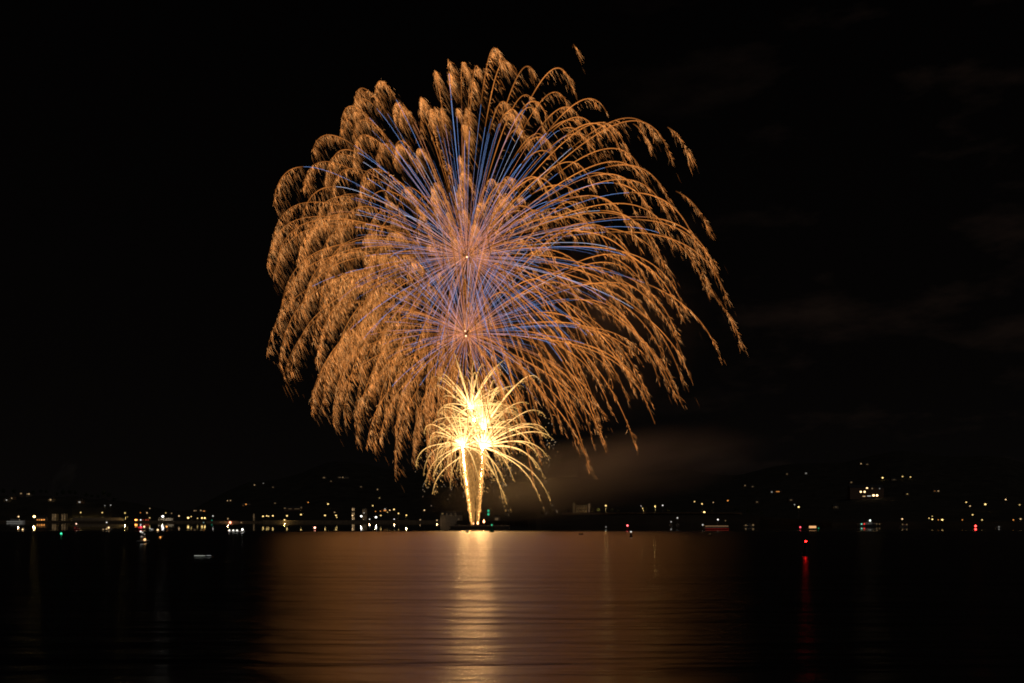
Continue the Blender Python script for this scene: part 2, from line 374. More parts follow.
# ------------------------------------------------------------------ land
def lerp(x, tab): return float(np.interp(x, [t[0] for t in tab], [t[1] for t in tab]))
SHORE = [(-600, 1423), (440, 1423), (480, 1300), (530, 1010), (760, 950), (830, 770), (1024, 700), (1700, 620)]
TERR = [(-600, 2.6), (440, 2.6), (520, 3.4), (548, 8), (572, 10.6), (735, 10.2), (790, 5), (850, 3.2), (1700, 3)]
FAR = [(-600, 12), (190, 13), (248, 38), (330, 52), (450, 44), (600, 40), (740, 44), (820, 60), (905, 64), (1024, 52), (1700, 50)]
def sstep(a, b, x):
    t = min(1, max(0, (x - a) / (b - a))); return t * t * (3 - 2 * t)
def land_h(px, d):
    s = lerp(px, SHORE); t = lerp(px, TERR); u = d - s
    h = -1.5 + (t + 1.5) * sstep(-2, 6 + (t - 2.6) * 4, u)
    rise = sstep(s + 140, 3500, d) if d < 3500 else 1
    e = lerp(px, FAR) + 4 * math.sin(px * .021) + 2.5 * math.sin(px * .057 + 1)
    h += max(0, (e * 3500 / F + EYE) - t) * rise ** 1.5
    if px < 140:                                    # wooded headland behind the harbour
        crest = np.interp(px, [-600, -100, 0, 60, 108, 122, 138], [30, 28, 23, 23, 19.5, 9, 0]) + 1.0 * math.sin(px * .19)
        k = sstep(s + 110, s + 300, d) * (1 - sstep(s + 480, s + 700, d)); h = max(h, (crest * 1720 / F + EYE) * k)
    return h + (.5 * math.sin(px * .5 + d * .01) if u > 150 else 0)
def make_ground():
    cols = np.arange(-560, 1640, 8.0); us = [-8, -2, 2, 6, 14, 24, 40, 70, 100, 130, 160, 200, 250, 310, 380, 450, 540, 640, 760, 900, 1100, 1350, 1650, 2000, 2400, 2900, 3600, 4600]
    mb = MB()
    for px in cols:
        s = lerp(px, SHORE)
        for u in us:
            d = s + u; mb.v.append(((px - 512) / F * d, d, land_h(px, d)))
    n = len(us)
    for i in range(len(cols) - 1):
        for j in range(n - 1): a = i * n + j; mb.f.append((a, a + n, a + n + 1, a + 1))
    o = mb.build('ground', pmat('dark_ground', (.06, .05, .035), .95, 0, .5, .03)); o['kind'] = 'structure'
make_ground()
def site(px, py, want, d0=None, dmax=3600):
    """where a lamp seen at (px, py) stands: the first place behind the shore whose ground lies at most `want` metres below the lamp"""
    d = d0 or lerp(px, SHORE) + 25
    while d < dmax:
        h = EYE + (HZ - py) / F * d - land_h(px, d)
        if h <= want: break
        d += 8
    z = EYE + (HZ - py) / F * d; g = land_h(px, d)
    return d, g, max(z, g + 1.2)

WARM, YELL, COOL, ORAN, RED, GREEN, BLUEW = (1, .64, .30), (1, .68, .23), (1, .96, .86), (1, .36, .07), (1, .05, .04), (.06, 1, .45), (.55, .75, 1)
STEEL = pmat('galvanised_steel', (.30, .30, .30), .5, .6, .2, 2); DARKM = pmat('dark_paint', (.03, .032, .035), .5, 0, .3, 2)
STONE = pmat('quay_stone', (.22, .17, .11), .9, 0, .35, .5); RENDERW = pmat('pale_render', (.45, .37, .27), .85, 0, .2, .4); BRICK = pmat('brown_brick', (.26, .17, .12), .9, 0, .3, .6)
SLATE = pmat('slate_roof', (.07, .07, .075), .8, 0, .3, 1); WHITE = pmat('white_gelcoat', (.8, .8, .78), .35, 0, .08, 1); REDP = pmat('red_paint', (.45, .03, .02), .5, 0, .2, 1)
BLACKP = pmat('black_paint', (.015, .015, .015), .5, 0, .3, 1); GREENP = pmat('green_paint', (.02, .16, .07), .5, 0, .2, 1); WOOD = pmat('weathered_timber', (.16, .11, .07), .85, 0, .3, 1.5)
GLASS = pmat('dark_window_glass', (.02, .025, .03), .1); LEAF = pmat('night_leaves', (.05, .07, .03), .9, 0, .4, .3); TANP = pmat('buff_paint', (.42, .30, .18), .6, 0, .15, 1)

def street_lamp(px, py, col, s, r, label, group='lit lamps along the far shore', d0=None, want=9.0, watts=0):
    d, g, z = site(px, py, want, d0)
    x = (px - 512) / F * d
    t = empty('street_lamp', (x, d, g)); tag(t, label, 'street lamp', group)
    H = z - g; rr = r * d / F
    MB().rod((0, .35, 0), (0, .35, H + .15), .11, .06).rod((0, .35, H + .15), (0, -.1, H + rr * 1.02 + .12), .05).build('pole', STEEL, t)
    MB().ball((0, -.1, H), rr, 12, 8, .8).build('lamp_head', emat('lamp_glow', col, s), t)
    MB().lathe((0, -.1, H + rr * .82), [(rr * .9, 0), (rr * .5, .12), (.05, .2)], 10).build('lamp_cap', DARKM, t)
    if watts:
        ld = bpy.data.lights.new('lamp_boost', 'POINT'); ld.energy = watts; ld.color = col; ld.shadow_soft_size = .3
        lo = bpy.data.objects.new('lamp_boost', ld); lo.location = (0, -.1 - rr * 1.3, H - rr * 1.2 if px not in (80.7, 102.3, 125, 162.8) else 2.4); link(lo, t)  # extra light added to the lamp, hung low where it washes a pale wall
    return t
def house(px, py, wins, label, name='hillside_house', size=(9, 7, 4.6), col=WARM, group='houses with a light on', d0=None, rz=None, wall=RENDERW, cat='house', want=3.4, chim=True):
    """wins: list of (px offset, py offset, width px, height px, strength, colour)"""
    d, g, z = site(px, py, want, d0)
    x = (px - 512) / F * d; rz = 0.0
    t = empty(name, (x, d, g - .3)); tag(t, label, cat, group)
    w, dp, h = size; zc = z - g + .3; h = max(h, zc + 1.2)
    MB().box((0, dp / 2, h / 2), (w, dp, h)).build('wall', wall, t)
    rh = w * .0 + dp * .38
    rf = MB().add([(-w / 2 - .3, -.35, h + .02), (w / 2 + .3, -.35, h + .02), (w / 2 + .3, dp + .35, h + .02), (-w / 2 - .3, dp + .35, h + .02), (-w / 2 - .3, dp / 2, h + rh), (w / 2 + .3, dp / 2, h + rh)],
                  [(0, 1, 5, 4), (2, 3, 4, 5), (1, 2, 5), (3, 0, 4), (3, 2, 1, 0)]).build('roof', SLATE, t)
    if chim: MB().box((w * .3, dp / 2, h + rh + .3), (.7, .7, 1.4)).build('chimney', BRICK, rf)
    for ox, oy, ww, wh, s, c in wins:
        wx, wz = ox * d / F, zc - oy * d / F; a, b = ww * d / F, wh * d / F
        wx = min(max(wx, -w / 2 + a / 2 + .1), w / 2 - a / 2 - .1)
        f = MB().box((wx, -.05, wz), (a + .3, .1, b + .3)).build('window', WHITE, t)
        MB().box((wx, -.125, wz), (a, .05, b)).build('pane', emat('lit_window', c, s), f)
    MB().box((-w * .18, -.04, 1.05), (1.0, .08, 2.1)).build('door', WOOD, t)
    return t
def tree(px, d, h, label, group):
    g = land_h(px, d); x = (px - 512) / F * d
    t = empty('tree', (x, d, g)); tag(t, label, 'tree', group)
    MB().rod((0, 0, -.2), (0, 0, h * .62), h * .028, h * .012).rod((0, 0, h * .35), (h * .2, 0, h * .6), h * .014, h * .006).rod((0, 0, h * .4), (-h * .18, h * .05, h * .66), h * .013, h * .006).build('trunk', WOOD, t)
    mb = MB()
    for k in range(170):
        u = rnd.uniform(0, 6.28); v = rnd.uniform(-1, 1); q = rnd.uniform(.45, 1) * (1 + .22 * math.sin(3 * u + px))
        c = (h * .33 * q * math.cos(u) * math.sqrt(1 - v * v), h * .33 * q * math.sin(u) * math.sqrt(1 - v * v), h * (.66 + .33 * q * v)); e = h * rnd.uniform(.03, .07)
        n = Vector((rnd.gauss(0, 1), rnd.gauss(0, 1), rnd.gauss(0, 1))).normalized(); a = n.orthogonal().normalized() * e; b = n.cross(a)
        mb.add([Vector(c) + a, Vector(c) + b, Vector(c) - a, Vector(c) - b], [(0, 1, 2, 3)])
    mb.build('crown', LEAF, t)

def wall_run(pxs, d, h, thick, name, label, cat, mat, base=None):
    a = Vector(((pxs[0] - 512) / F * d[0], d[0], 0)); b = Vector(((pxs[1] - 512) / F * d[1], d[1], 0)); L = (b - a).length; ang = math.atan2(b.y - a.y, b.x - a.x)
    m = (a + b) / 2; g = land_h((pxs[0] + pxs[1]) / 2, m.y) if base is None else base
    t = empty(name, (m.x, m.y, g), ang); tag(t, label, cat)
    MB().box((0, 0, h / 2 - .5), (L, thick, h + 1)).build('wall', mat, t)
    MB().box((0, 0, h + .09), (L + .2, thick + .3, .18)).build('coping', STONE, t)
    return t

# quay walls along the water
wall_run((-560, 205), (1424, 1424), 2.5, 1.2, 'quay_wall', 'long dark stone quay wall below the headland, from the white pier to the green posts', 'wall', STONE, -.2)
wall_run((206, 262), (1405, 1405), 2.0, 1.2, 'quay_wall', 'low brown lit stretch of quay wall behind the boat with four white lamps', 'wall', STONE, 0)
wall_run((263, 446), (1415, 1415), 3.0, 1.4, 'quay_wall', 'long quay wall under the row of yellow lamps, its top edge faintly lit', 'wall', STONE, 0)
wall_run((72.5, 123), (1480, 1480), 4.4, .5, 'boundary_wall', 'pale floodlit wall under the three yellow lamps at the foot of the headland', 'wall', RENDERW)
wall_run((158, 174), (1500, 1500), 4.0, .5, 'boundary_wall', 'short whitish lit wall beside the large white floodlight', 'wall', RENDERW)
wall_run((562, 742), (1033, 1008), .9, .4, 'parapet', 'long low parapet on top of the dark bank, faintly lit by road lamps', 'wall', STONE)

# trees on the ridge and the bank
for i, px in enumerate([-8, 3, 14, 33, 41, 46, 57, 63, 70, 75, 86, 92, 98, 104, 109, 114]):
    tree(px, 1423 + 300 + (i * 37) % 60, 9 + (i * 5) % 6, 'dark tree on the crest of the wooded headland', 'trees along the headland crest')
for i, px in enumerate([536, 543, 551, 559, 566, 592, 598, 612, 618, 645, 668, 682, 712, 736, 748, 762, 776]):
    tree(px, lerp(px, SHORE) + 26 + (i * 13) % 20 + (30 if px > 590 else 0), 4.5 + (i * 3) % 4, 'dark bushy tree on the low bank behind the calm water', 'trees on the low dark bank')

# lamps: (px, py, colour, strength, radius in px, label)
LAMPS = [
 (18.6, 516.6, WARM, 3, .75, 'warm bright lamp standing over the white moored pier launch'),
 (34.3, 516.6, YELL, 60, 1.15, 'brightest yellow floodlight at the foot of the headland, beside the row of orange windows'),
 (80.7, 512.5, YELL, 1.6, .7, 'yellow lamp over the brightest end of the pale floodlit wall'),
 (102.3, 512.6, YELL, 1.6, .7, 'yellow lamp over the middle of the pale floodlit wall'),
 (125, 512.9, YELL, 1.5, .7, 'yellow lamp just past the end of the pale floodlit wall'),
 (110.7, 505.2, COOL, .5, .5, 'dim white lamp on a tall mast high above the pale wall'),
 (104.9, 505.6, COOL, .14, .5, 'very dim tall mast lamp beside the dim white mast lamp'),
 (127.5, 517, YELL, .3, .5, 'faint greenish lamp under the last yellow lamp of the pale wall'),
 (147, 512.8, WARM, 1.4, .6, 'warm lamp high above the parked cars'),
 (140.5, 512.7, ORAN, .9, .45, 'small orange lamp high above the parked cars'),
 (149.8, 508.4, WARM, .4, .5, 'faint lamp, highest above the parked cars'),
 (149.7, 517.8, ORAN, 1.6, .6, 'orange lamp low beside the parked cars'),
 (162.8, 516.4, COOL, 12, 1.15, 'large white floodlight over the short whitish wall'),
 (165.8, 512.9, YELL, .8, .55, 'small dim lamp right above the large white floodlight'),
 (171.6, 513.3, WARM, .2, .5, 'faint lamp between the large white floodlight and the lone warm lamp'),
 (179, 516, WARM, 1.8, .7, 'lone warm lamp between the white floodlight and the bright pair'),
 (188.2, 517.8, YELL, 8, 1.0, 'large yellow-white lamp, first of the two bright clusters on the quay'),
 (191.2, 516.6, YELL, 2, .6, 'smaller lamp touching the first bright yellow-white lamp'),
 (197.5, 518.3, YELL, 2, .55, 'small yellow lamp between the two bright clusters on the quay'),
 (202, 518, YELL, 5, .85, 'bright lamp of the pair before the green posts, farther from them'),
 (204.8, 518, YELL, 6, .9, 'bright lamp of the pair before the green posts, closer to them'),
 (213, 516, COOL, 1.3, .6, 'single white lamp above the green posts'),
 (228, 518.6, WARM, .35, .6, 'faint lamp just above the red harbour light'),
 (241.3, 522.6, YELL, .4, .6, 'dim yellow lamp on the low brown quay'),
 (263, 516.3, YELL, 4, .8, 'first yellow lamp of the row, beside the pale slim tower'),
 (266.8, 515.9, YELL, 3.2, .7, 'second yellow lamp of the row from the pale slim tower'),
 (268.6, 516.2, YELL, 2, .6, 'yellow lamp crowding the second lamp from the pale slim tower'),
 (272.9, 515.8, YELL, 4, .8, 'yellow lamp closing the tight group by the pale slim tower'),
 (287, 515.8, YELL, 3.4, .8, 'yellow lamp directly above the low warm floodlight'),
 (284.5, 520.0, YELL, 4, .75, 'low warm floodlight at the quay edge under the row of lamps'),
 (301, 514.6, YELL, 3.4, .8, 'yellow lamp raised a little above the row, between the quay and the roofline'),
 (325, 515.4, YELL, 3.4, .8, 'yellow lamp above and just past the small red buoy'),
 (336, 515.4, YELL, 3.2, .75, 'yellow lamp of the close vertical pair past the red buoy, upper one'),
 (336.8, 517.3, YELL, 1.6, .55, 'small lamp hanging right under a yellow lamp past the red buoy'),
 (334.6, 512.3, WARM, .6, .5, 'small dim lamp over the vertical pair past the red buoy'),
 (352.5, 515.6, YELL, 3, .75, 'yellow lamp under the pale windowed tower block'),
 (361.3, 516.2, COOL, 9, 1.05, 'big white lamp at the edge of the lit car park'),
 (376, 517.2, YELL, 9, 1.05, 'big yellow-white lamp in the middle of the lit car park'),
 (380.8, 515.4, YELL, 2.2, .7, 'lamp just above and beside the big car park lamp'),
 (372.8, 505.7, COOL, 1.6, .7, 'white lamp on the tallest post over the car park'),
 (364, 513, WARM, .5, .5, 'dim lamp right above the big white car park lamp'),
 (375.5, 511.4, WARM, .9, .5, 'small warm lamp up the slope over the car park'),
 (380.5, 511.2, ORAN, 1.2, .5, 'small orange lamp up the slope beside the orange glow'),
 (387.5, 512.2, WARM, .8, .5, 'small lamp below the orange glow on the slope'),
 (389.8, 510.2, YELL, 1.8, .6, 'yellow lamp between the orange glow and the bright slope lamp'),
 (394, 509.4, YELL, 3.4, .8, 'bright yellow lamp highest on the slope above the car park'),
 (398.5, 513.4, YELL, 2.6, .7, 'yellow lamp stepping down the slope toward the lit grass'),
 (406.4, 515.2, YELL, 2.8, .75, 'yellow lamp over the strip of lit grass'),
 (394.2, 519.2, WARM, 1.3, .6, 'low warm lamp by the quay at the end of the car park'),
 (369.6, 519.2, WARM, 1.3, .6, 'low warm lamp by the quay at the start of the car park'),
 (424.3, 510.2, COOL, 1.8, .7, 'white lamp alone on a tall post short of the fireworks'),
 (420.2, 520.2, WARM, .4, .6, 'dim low lamp near the foot of the lone tall lamp post'),
 (437, 520.2, WARM, 1.0, .65, 'low white lamp right before the pale building by the fireworks'),
 (605.8, 505.6, YELL, 6, .85, 'brightest lamp on the dark bank, over the floodlit slope'),
 (641, 506, WARM, .5, .5, 'small dim upper lamp of the leaning pair on the bank'),
 (643, 508.5, YELL, 1.5, .65, 'lower lamp of the leaning pair on the bank'),
 (655.2, 506, YELL, 1.9, .7, 'first of two even white-yellow lamps on the bank road'),
 (662.7, 505.3, COOL, 1.7, .7, 'second, whiter of two even lamps on the bank road'),
 (694.5, 501.6, YELL, 1.9, .65, 'yellow lamp high at the start of the group above the red-lined tour boat'),
 (702, 503.9, YELL, 2.8, .75, 'yellow lamp second in the group above the red-lined tour boat'),
 (713.3, 502.4, WARM, .6, .55, 'dim lamp in the middle of the group above the red-lined tour boat'),
 (704.3, 512.2, YELL, 10, 1.0, 'big low yellow lamp straight above the bow of the red-lined tour boat'),
 (727.8, 500.6, WARM, 1.2, .75, 'tall narrow pinkish lamp ending the group above the red-lined tour boat'),
 (798.6, 507, COOL, 6, .85, 'bright white lamp above the orange-lit cabin boat'),
 (794.5, 504.6, YELL, .5, .45, 'small dim lamp touching the bright white lamp'),
 (902.2, 519, YELL, 3, .75, 'lone warm lamp on the shore below the hill, nearest the white-lit boat'),
 (932.3, 519.3, YELL, 4, .75, 'bright yellow-white lamp in the shore cluster before the wide orange lamp'),
 (929, 518.2, ORAN, 1.6, .55, 'small orange lamp in the shore cluster before the wide orange lamp'),
 (932.2, 516.3, COOL, .8, .5, 'small white lamp on top of the shore cluster'),
 (938.2, 521, WARM, .9, .5, 'small low lamp touching the wide orange lamp'),
 (942.2, 519.8, ORAN, 4, 1.0, 'wide orange lamp on the shore, largest of its cluster'),
 (966.2, 502.2, WARM, 2, .7, 'warm lamp on the slope, upper of a stepped pair'),
 (970, 506, WARM, 1.4, .6, 'warm lamp on the slope, lower of a stepped pair'),
 (985.3, 504.3, WARM, 5, .9, 'brightest orange-white lamp on the slope above the red harbour light'),
 (1005.7, 499.5, WARM, 1.8, .7, 'highest white lamp near the edge of the slope'),
 (1019.6, 504.8, WARM, .8, .65, 'dim wide lamp closest to the frame edge on the slope'),
 (972.6, 514.8, YELL, 2.4, .7, 'yellow lamp half way down, above the red harbour light'),
 (962.3, 520.5, WARM, .9, .55, 'small pinkish lamp beside the red harbour light, low on the shore'),
 (982, 523.2, COOL, 2.2, .65, 'greenish white lamp next to the red harbour light'),
 (1013.3, 522, WARM, 1.2, .65, 'low white lamp, first of the last pair on the shore'),
 (1020.5, 519, WARM, 1.8, .65, 'low warm lamp, last of the last pair on the shore'),
 (882.6, 477.8, ORAN, 5, .8, 'bright orange lamp alone on the high hill'),
 (902.5, 476.5, ORAN, 1.6, .65, 'first of two small orange lamps high on the hill'),
 (910.5, 477, ORAN, 1.6, .65, 'second of two small orange lamps high on the hill'),
 (328, 504, ORAN, 4, .75, 'slanting orange lamp on the slope over the row of yellow lamps'),
 (308.2, 502.4, COOL, 1.2, .55, 'small white lamp on the slope over the row of yellow lamps'),
]
WATTS = {80.7: 9000, 102.3: 6000, 125: 1800, 162.8: 2200, 18.6: 700, 34.3: 2500, 241.3: 900, 284.5: 900, 361.3: 2500, 376: 4000, 394.2: 500, 369.6: 500, 406.4: 2500, 437: 300, 605.8: 6000, 643: 2500, 704.3: 3000, 655.2: 2500, 228: 700, 273: 0}
DEEP = {605.8: 1062, 643: 1060, 655.2: 1062, 662.7: 1062, 704.3: 1040, 80.7: 1468, 102.3: 1468, 125: 1468, 162.8: 1488, 241.3: 1398, 228: 1400, 284.5: 1410, 437: 1366}
for (px, py, c, s, r, lab) in LAMPS:
    street_lamp(px, py, c, 1.1 * s ** .55, r * .95, lab, want=11.5 if py > 500 else 7, d0=DEEP.get(px), watts=WATTS.get(px, 0))

# lit houses and small buildings: (px, py, windows, label)
W = lambda ox=0, oy=0, w=.9, h=.7, s=.6, c=WARM: (ox, oy, w, h, s, c)
HOUSES = [
 (11.3, 498.3, [W(0, 0, 1.6, 1.0, .5), W(-1.6, .6, .8, .7, .3)], 'house with a glowing gable, lowest on the headland crest'),
 (6.5, 500, [W(0, 0, .9, .8, .7, COOL)], 'small house with one white window under the glowing gable'),
 (21, 493.5, [W(0, 0, 1.6, 1.0, .28)], 'house with a dull window on the headland top'),
 (28.7, 494, [W(.3, 0, 1.0, 1.0, .9), W(-1.2, 0, 1.2, .9, .3)], 'brighter orange-lit house beside the dull one on the headland top'),
 (50.5, 499.8, [W(0, 0, 1.5, 1.4, .5)], 'lone pale lit house half way along the headland'),
 (79.5, 502.1, [W(0, 0, 1.8, 1.0, .45, COOL)], 'whitish lit house near the low end of the headland'),
 (195, 510.7, [W(-.6, 0, 1.2, .6, .5, ORAN), W(1, 0, 1, .6, .3, ORAN)], 'low house with two orange windows over the bright quay clusters'),
 (202.6, 510.8, [W(-1.8, -.4, .8, .7, 1.1), W(1.4, .3, 1.8, .7, .8, ORAN)], 'house with a bright and an orange window over the bright quay clusters'),
 (229.5, 501, [W(-2, -.4, .7, .7, .9, ORAN), W(1, -.5, .7, .7, .9, ORAN), W(2.4, 1.8, .9, .8, 1.0, ORAN)], 'house with three orange windows on the slope above the red harbour light'),
 (246, 504.3, [W(0, 0, 1.2, 1.0, 1.0), W(-2.6, 1.6, 1.2, .7, .2, ORAN)], 'house with one bright window on the slope, near the three-window house'),
 (254.5, 485, [W(0, 0, .8, .9, .5, COOL)], 'hill house with a small white window, brighter of a high pair'),
 (263.3, 483.3, [W(0, 0, .7, .7, .25, COOL)], 'hill house with a faint white window, dimmer of a high pair'),
 (273, 487.2, [W(0, 0, 1.2, .6, .12)], 'hill house with a barely visible window past the high pair'),
 (275, 503.2, [W(0, 0, 1.4, .8, .12, COOL)], 'faintly lit house on the slope over the tight lamp group'),
 (324, 477.6, [W(0, 0, 1.8, 1.0, .14)], 'hill house with a wide faint window, first of the highest row'),
 (331, 481.2, [W(0, 0, 1.2, .8, .1)], 'hill house with a very faint window just under the highest row'),
 (342.8, 477.4, [W(0, 0, 1.0, .8, .3), W(-3, 0, 2.4, .5, .1)], 'hill house with a small bright window, last of the highest row'),
 (361, 486.8, [W(0, 0, 1.6, .8, .1)], 'hill house with a faint window between the highest row and the crossed light'),
 (377.5, 489.5, [W(0, 0, .8, 1.2, .3, COOL)], 'hill house with a tall narrow white window above the car park'),
 (379.5, 498, [W(0, 0, .9, 1.1, .35, YELL)], 'house with a narrow yellow window midway up above the car park'),
 (385, 510.4, [W(0, 0, 2.6, 1.2, .8, ORAN), W(0, -1.4, .9, .8, .7, ORAN)], 'house with a broad orange glow at its windows above the car park'),
 (745, 485.5, [W(0, 0, 1, .9, .22)], 'hill house with a faint window, brighter of the pair above the tour boat stern'),
 (752.6, 486.6, [W(0, 0, 1, .8, .12)], 'hill house with a faint window, dimmer of the pair above the tour boat stern'),
 (757, 502, [W(0, 0, 1.6, 1, .1)], 'dim house low on the slope behind the end of the tour boat'),
 (771.8, 492, [W(0, 0, 1.2, 1.2, .25, WARM)], 'hill house with a small dim square window beside the pink strip'),
 (777.8, 491.6, [W(0, 0, 3.4, .6, .8, (1, .6, .45))], 'hill house with a thin pinkish strip of windows'),
 (806, 473.3, [W(0, 0, 1.6, 1.2, .18, COOL)], 'lone faint bluish house high on the hill above the bright white lamp'),
 (787, 474, [W(0, 0, 1.4, 1.4, .07)], 'nearly dark house high on the hill, beside the lone bluish one'),
 (791, 500, [W(0, 0, 2, 1, .08)], 'nearly dark house just above the bright white lamp'),
 (836, 507, [W(0, 0, 1.6, .8, .08, COOL)], 'nearly dark house alone between the white lamp and the white-lit boat'),
 (861, 463.7, [W(0, 0, 1.2, .9, .5, COOL)], 'house with a white window, highest light on the hill'),
 (867.2, 464.3, [W(0, 0, 1.8, .5, .15)], 'house with a faint strip window next to the highest light on the hill'),
 (851.3, 482.3, [W(0, 0, 1.4, 1.2, .15, COOL)], 'faint lone house on the hill before the bright hill villa'),
 (907.3, 494, [W(0, 0, 1.2, 1, .35, COOL)], 'house with one greyish window under the two orange hill lamps'),
 (936.5, 491, [W(1.8, 0, 1.4, 1, .4), W(-1.8, 0, 1.4, .6, .2, RED)], 'hill house with a pale window and a dull red one'),
 (894, 479.6, [W(0, 0, 2.2, .5, .07, ORAN)], 'hill house with a barely lit strip beside the bright orange hill lamp'),
]
for (px, py, w, lab) in HOUSES:
    span = max(abs(q[0]) + q[2] for q in w) * 2
    d, g, z = site(px, py, 3.4)
    house(px, py, w, lab, size=(max(9, span * d / F + 1.6), 8, 5.0), wall=(RENDERW, BRICK)[int(px) % 2])
# the bright villa on the hill
house(867, 492, [W(-6.2, -.2, 1.5, 1.4, 4), W(-2.4, -.2, 1.5, 1.4, 4, (1, .72, .38)), W(0, -4.0, 1.6, 1.2, 3), W(6.5, 3.4, 1.8, 1.4, 6), W(10, 3.4, 1.8, 1.4, 6), W(-3, 4.3, 2.6, .6, .9, ORAN), W(2.0, 4.0, 3.6, .6, .7, ORAN), W(5.2, -3.5, 1, 1, .3, COOL), W(12.6, -3.4, .9, .9, .25, COOL)],
      'long bright villa with many golden windows on the hill', name='villa', size=(64, 16, 22), group=None, cat='villa', want=14, chim=False, wall=BRICK)
house(441 + 10, 516, [W(-8.6, -2.2, 1.6, 1.2, .16, YELL), W(-4.2, -1.4, 1.1, 2.4, .05), W(0.2, -1.4, 1.1, 2.4, .05), W(4.6, -1.4, 1.1, 2.4, .045), W(7.6, 3.2, 1.3, .9, .12)],
      'wide pale building with dim tall windows beside the firework columns', name='harbour_building', size=(30, 14, 9), group=None, cat='building', d0=1375, want=30, wall=RENDERW)
house(497, 519, [W(-.4, 0, 3.0, 2.2, .10, YELL)], 'small pale hut with dark roof right behind the green buoy', name='harbour_hut', size=(8, 6, 5), group=None, cat='hut', d0=1235, want=30)
house(40.5, 520.4, [W(-3.2, 0, 1.0, .9, 1.2, ORAN), W(-1.1, 0, 1.0, .9, 1.4, ORAN), W(1.2, 0, 1.2, .9, 2.4, ORAN), W(3.6, 0, 1.1, .9, 2.0, ORAN)], 'low building with a row of four orange windows by the brightest floodlight', name='harbour_building', size=(14, 8, 5), group=None, cat='building', d0=1445, want=30)
house(293, 508.6, [W(-10, -.4, 1.6, .8, .14), W(-3, .2, 3, .6, .07), W(4, .2, 5, .6, .06), W(11, -1, 1.4, 1.4, .08)], 'long dim terrace with faint windows over the row of yellow lamps', name='terrace_building', size=(40, 10, 8), group=None, cat='building', want=6, wall=BRICK)
def tower_block(px, py0, py1, wpx, label, s, d0, col=RENDERW, glow=WARM, rows=4, cols=2, lean=0):
    d = d0; g = land_h(px, d); x = (px - 512) / F * d; H = EYE + (HZ - py0) / F * d - g; w = wpx * d / F
    t = empty('tower_block', (x, d, g - .3)); tag(t, label, 'building')
    MB().box((0, w / 2, H / 2), (w, w, H)).build('wall', col, t)
    MB().box((0, w / 2, H + .3), (w + .8, w + .8, .6)).build('roof', SLATE, t)
    for i in range(rows):
        for j in range(cols):
            f = MB().box(((j - (cols - 1) / 2) * w / cols, -.05, H * (i + .5) / rows), (w / cols * .66, .1, H / rows * .62)).build('window', WHITE, t)
            MB().box(((j - (cols - 1) / 2) * w / cols, -.125, H * (i + .5) / rows), (w / cols * .54, .05, H / rows * .5)).build('pane', emat('lit_window', glow, s * rnd.uniform(.5, 1.4)), f)
tower_block(54, 513.6, 521, 4.6, 'pale lit block with four floors, closer to the brightest yellow floodlight', .16, 1500)
tower_block(63.5, 513.6, 521, 4.6, 'dimmer pale block with four floors, closer to the floodlit wall', .11, 1500)
tower_block(253.8, 513.5, 520, 1.6, 'pale slim tower at the start of the yellow lamp row', .16, 1450, rows=5, cols=1)
tower_block(353.2, 507, 511, 2.8, 'pale windowed tower block behind the yellow lamps near the car park', .45, 1560, rows=3, cols=2)
tower_block(364.5, 508.4, 512, 4.4, 'wide dim block over the big white car park lamp', .07, 1575, rows=2, cols=3)
tower_block(574, 502.6, 512, 2.4, 'slim tower with a faint yellow edge on the dark bank', .07, 1070, BRICK, YELL, 5, 1)
tower_block(581.5, 505, 512, 11, 'broad dim greenish block between the two slim towers on the bank', .022, 1085, BRICK, YELL, 3, 4)
tower_block(589, 503.5, 512, 2.6, 'slim tower with pinkish windows on the dark bank', .08, 1070, BRICK, (1, .65, .5), 5, 1)
# ------------------------------------------------------------------ pale pier, cars, grass, car park
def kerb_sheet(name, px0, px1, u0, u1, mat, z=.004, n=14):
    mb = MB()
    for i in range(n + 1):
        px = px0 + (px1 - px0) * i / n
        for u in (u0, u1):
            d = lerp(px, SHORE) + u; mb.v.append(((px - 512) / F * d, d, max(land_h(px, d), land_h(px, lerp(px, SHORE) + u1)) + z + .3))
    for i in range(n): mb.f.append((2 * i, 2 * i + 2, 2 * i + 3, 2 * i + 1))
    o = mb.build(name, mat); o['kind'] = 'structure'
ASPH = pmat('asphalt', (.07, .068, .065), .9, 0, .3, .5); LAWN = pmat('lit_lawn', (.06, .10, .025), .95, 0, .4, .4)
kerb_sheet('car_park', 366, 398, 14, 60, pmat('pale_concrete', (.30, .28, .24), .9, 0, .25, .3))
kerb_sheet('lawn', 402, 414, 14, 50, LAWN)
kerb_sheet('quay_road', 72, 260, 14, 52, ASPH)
kerb_sheet('bank_road', 600, 740, 34, 62, pmat('pale_gravel_bank', (.28, .25, .2), .95, 0, .3, .3))
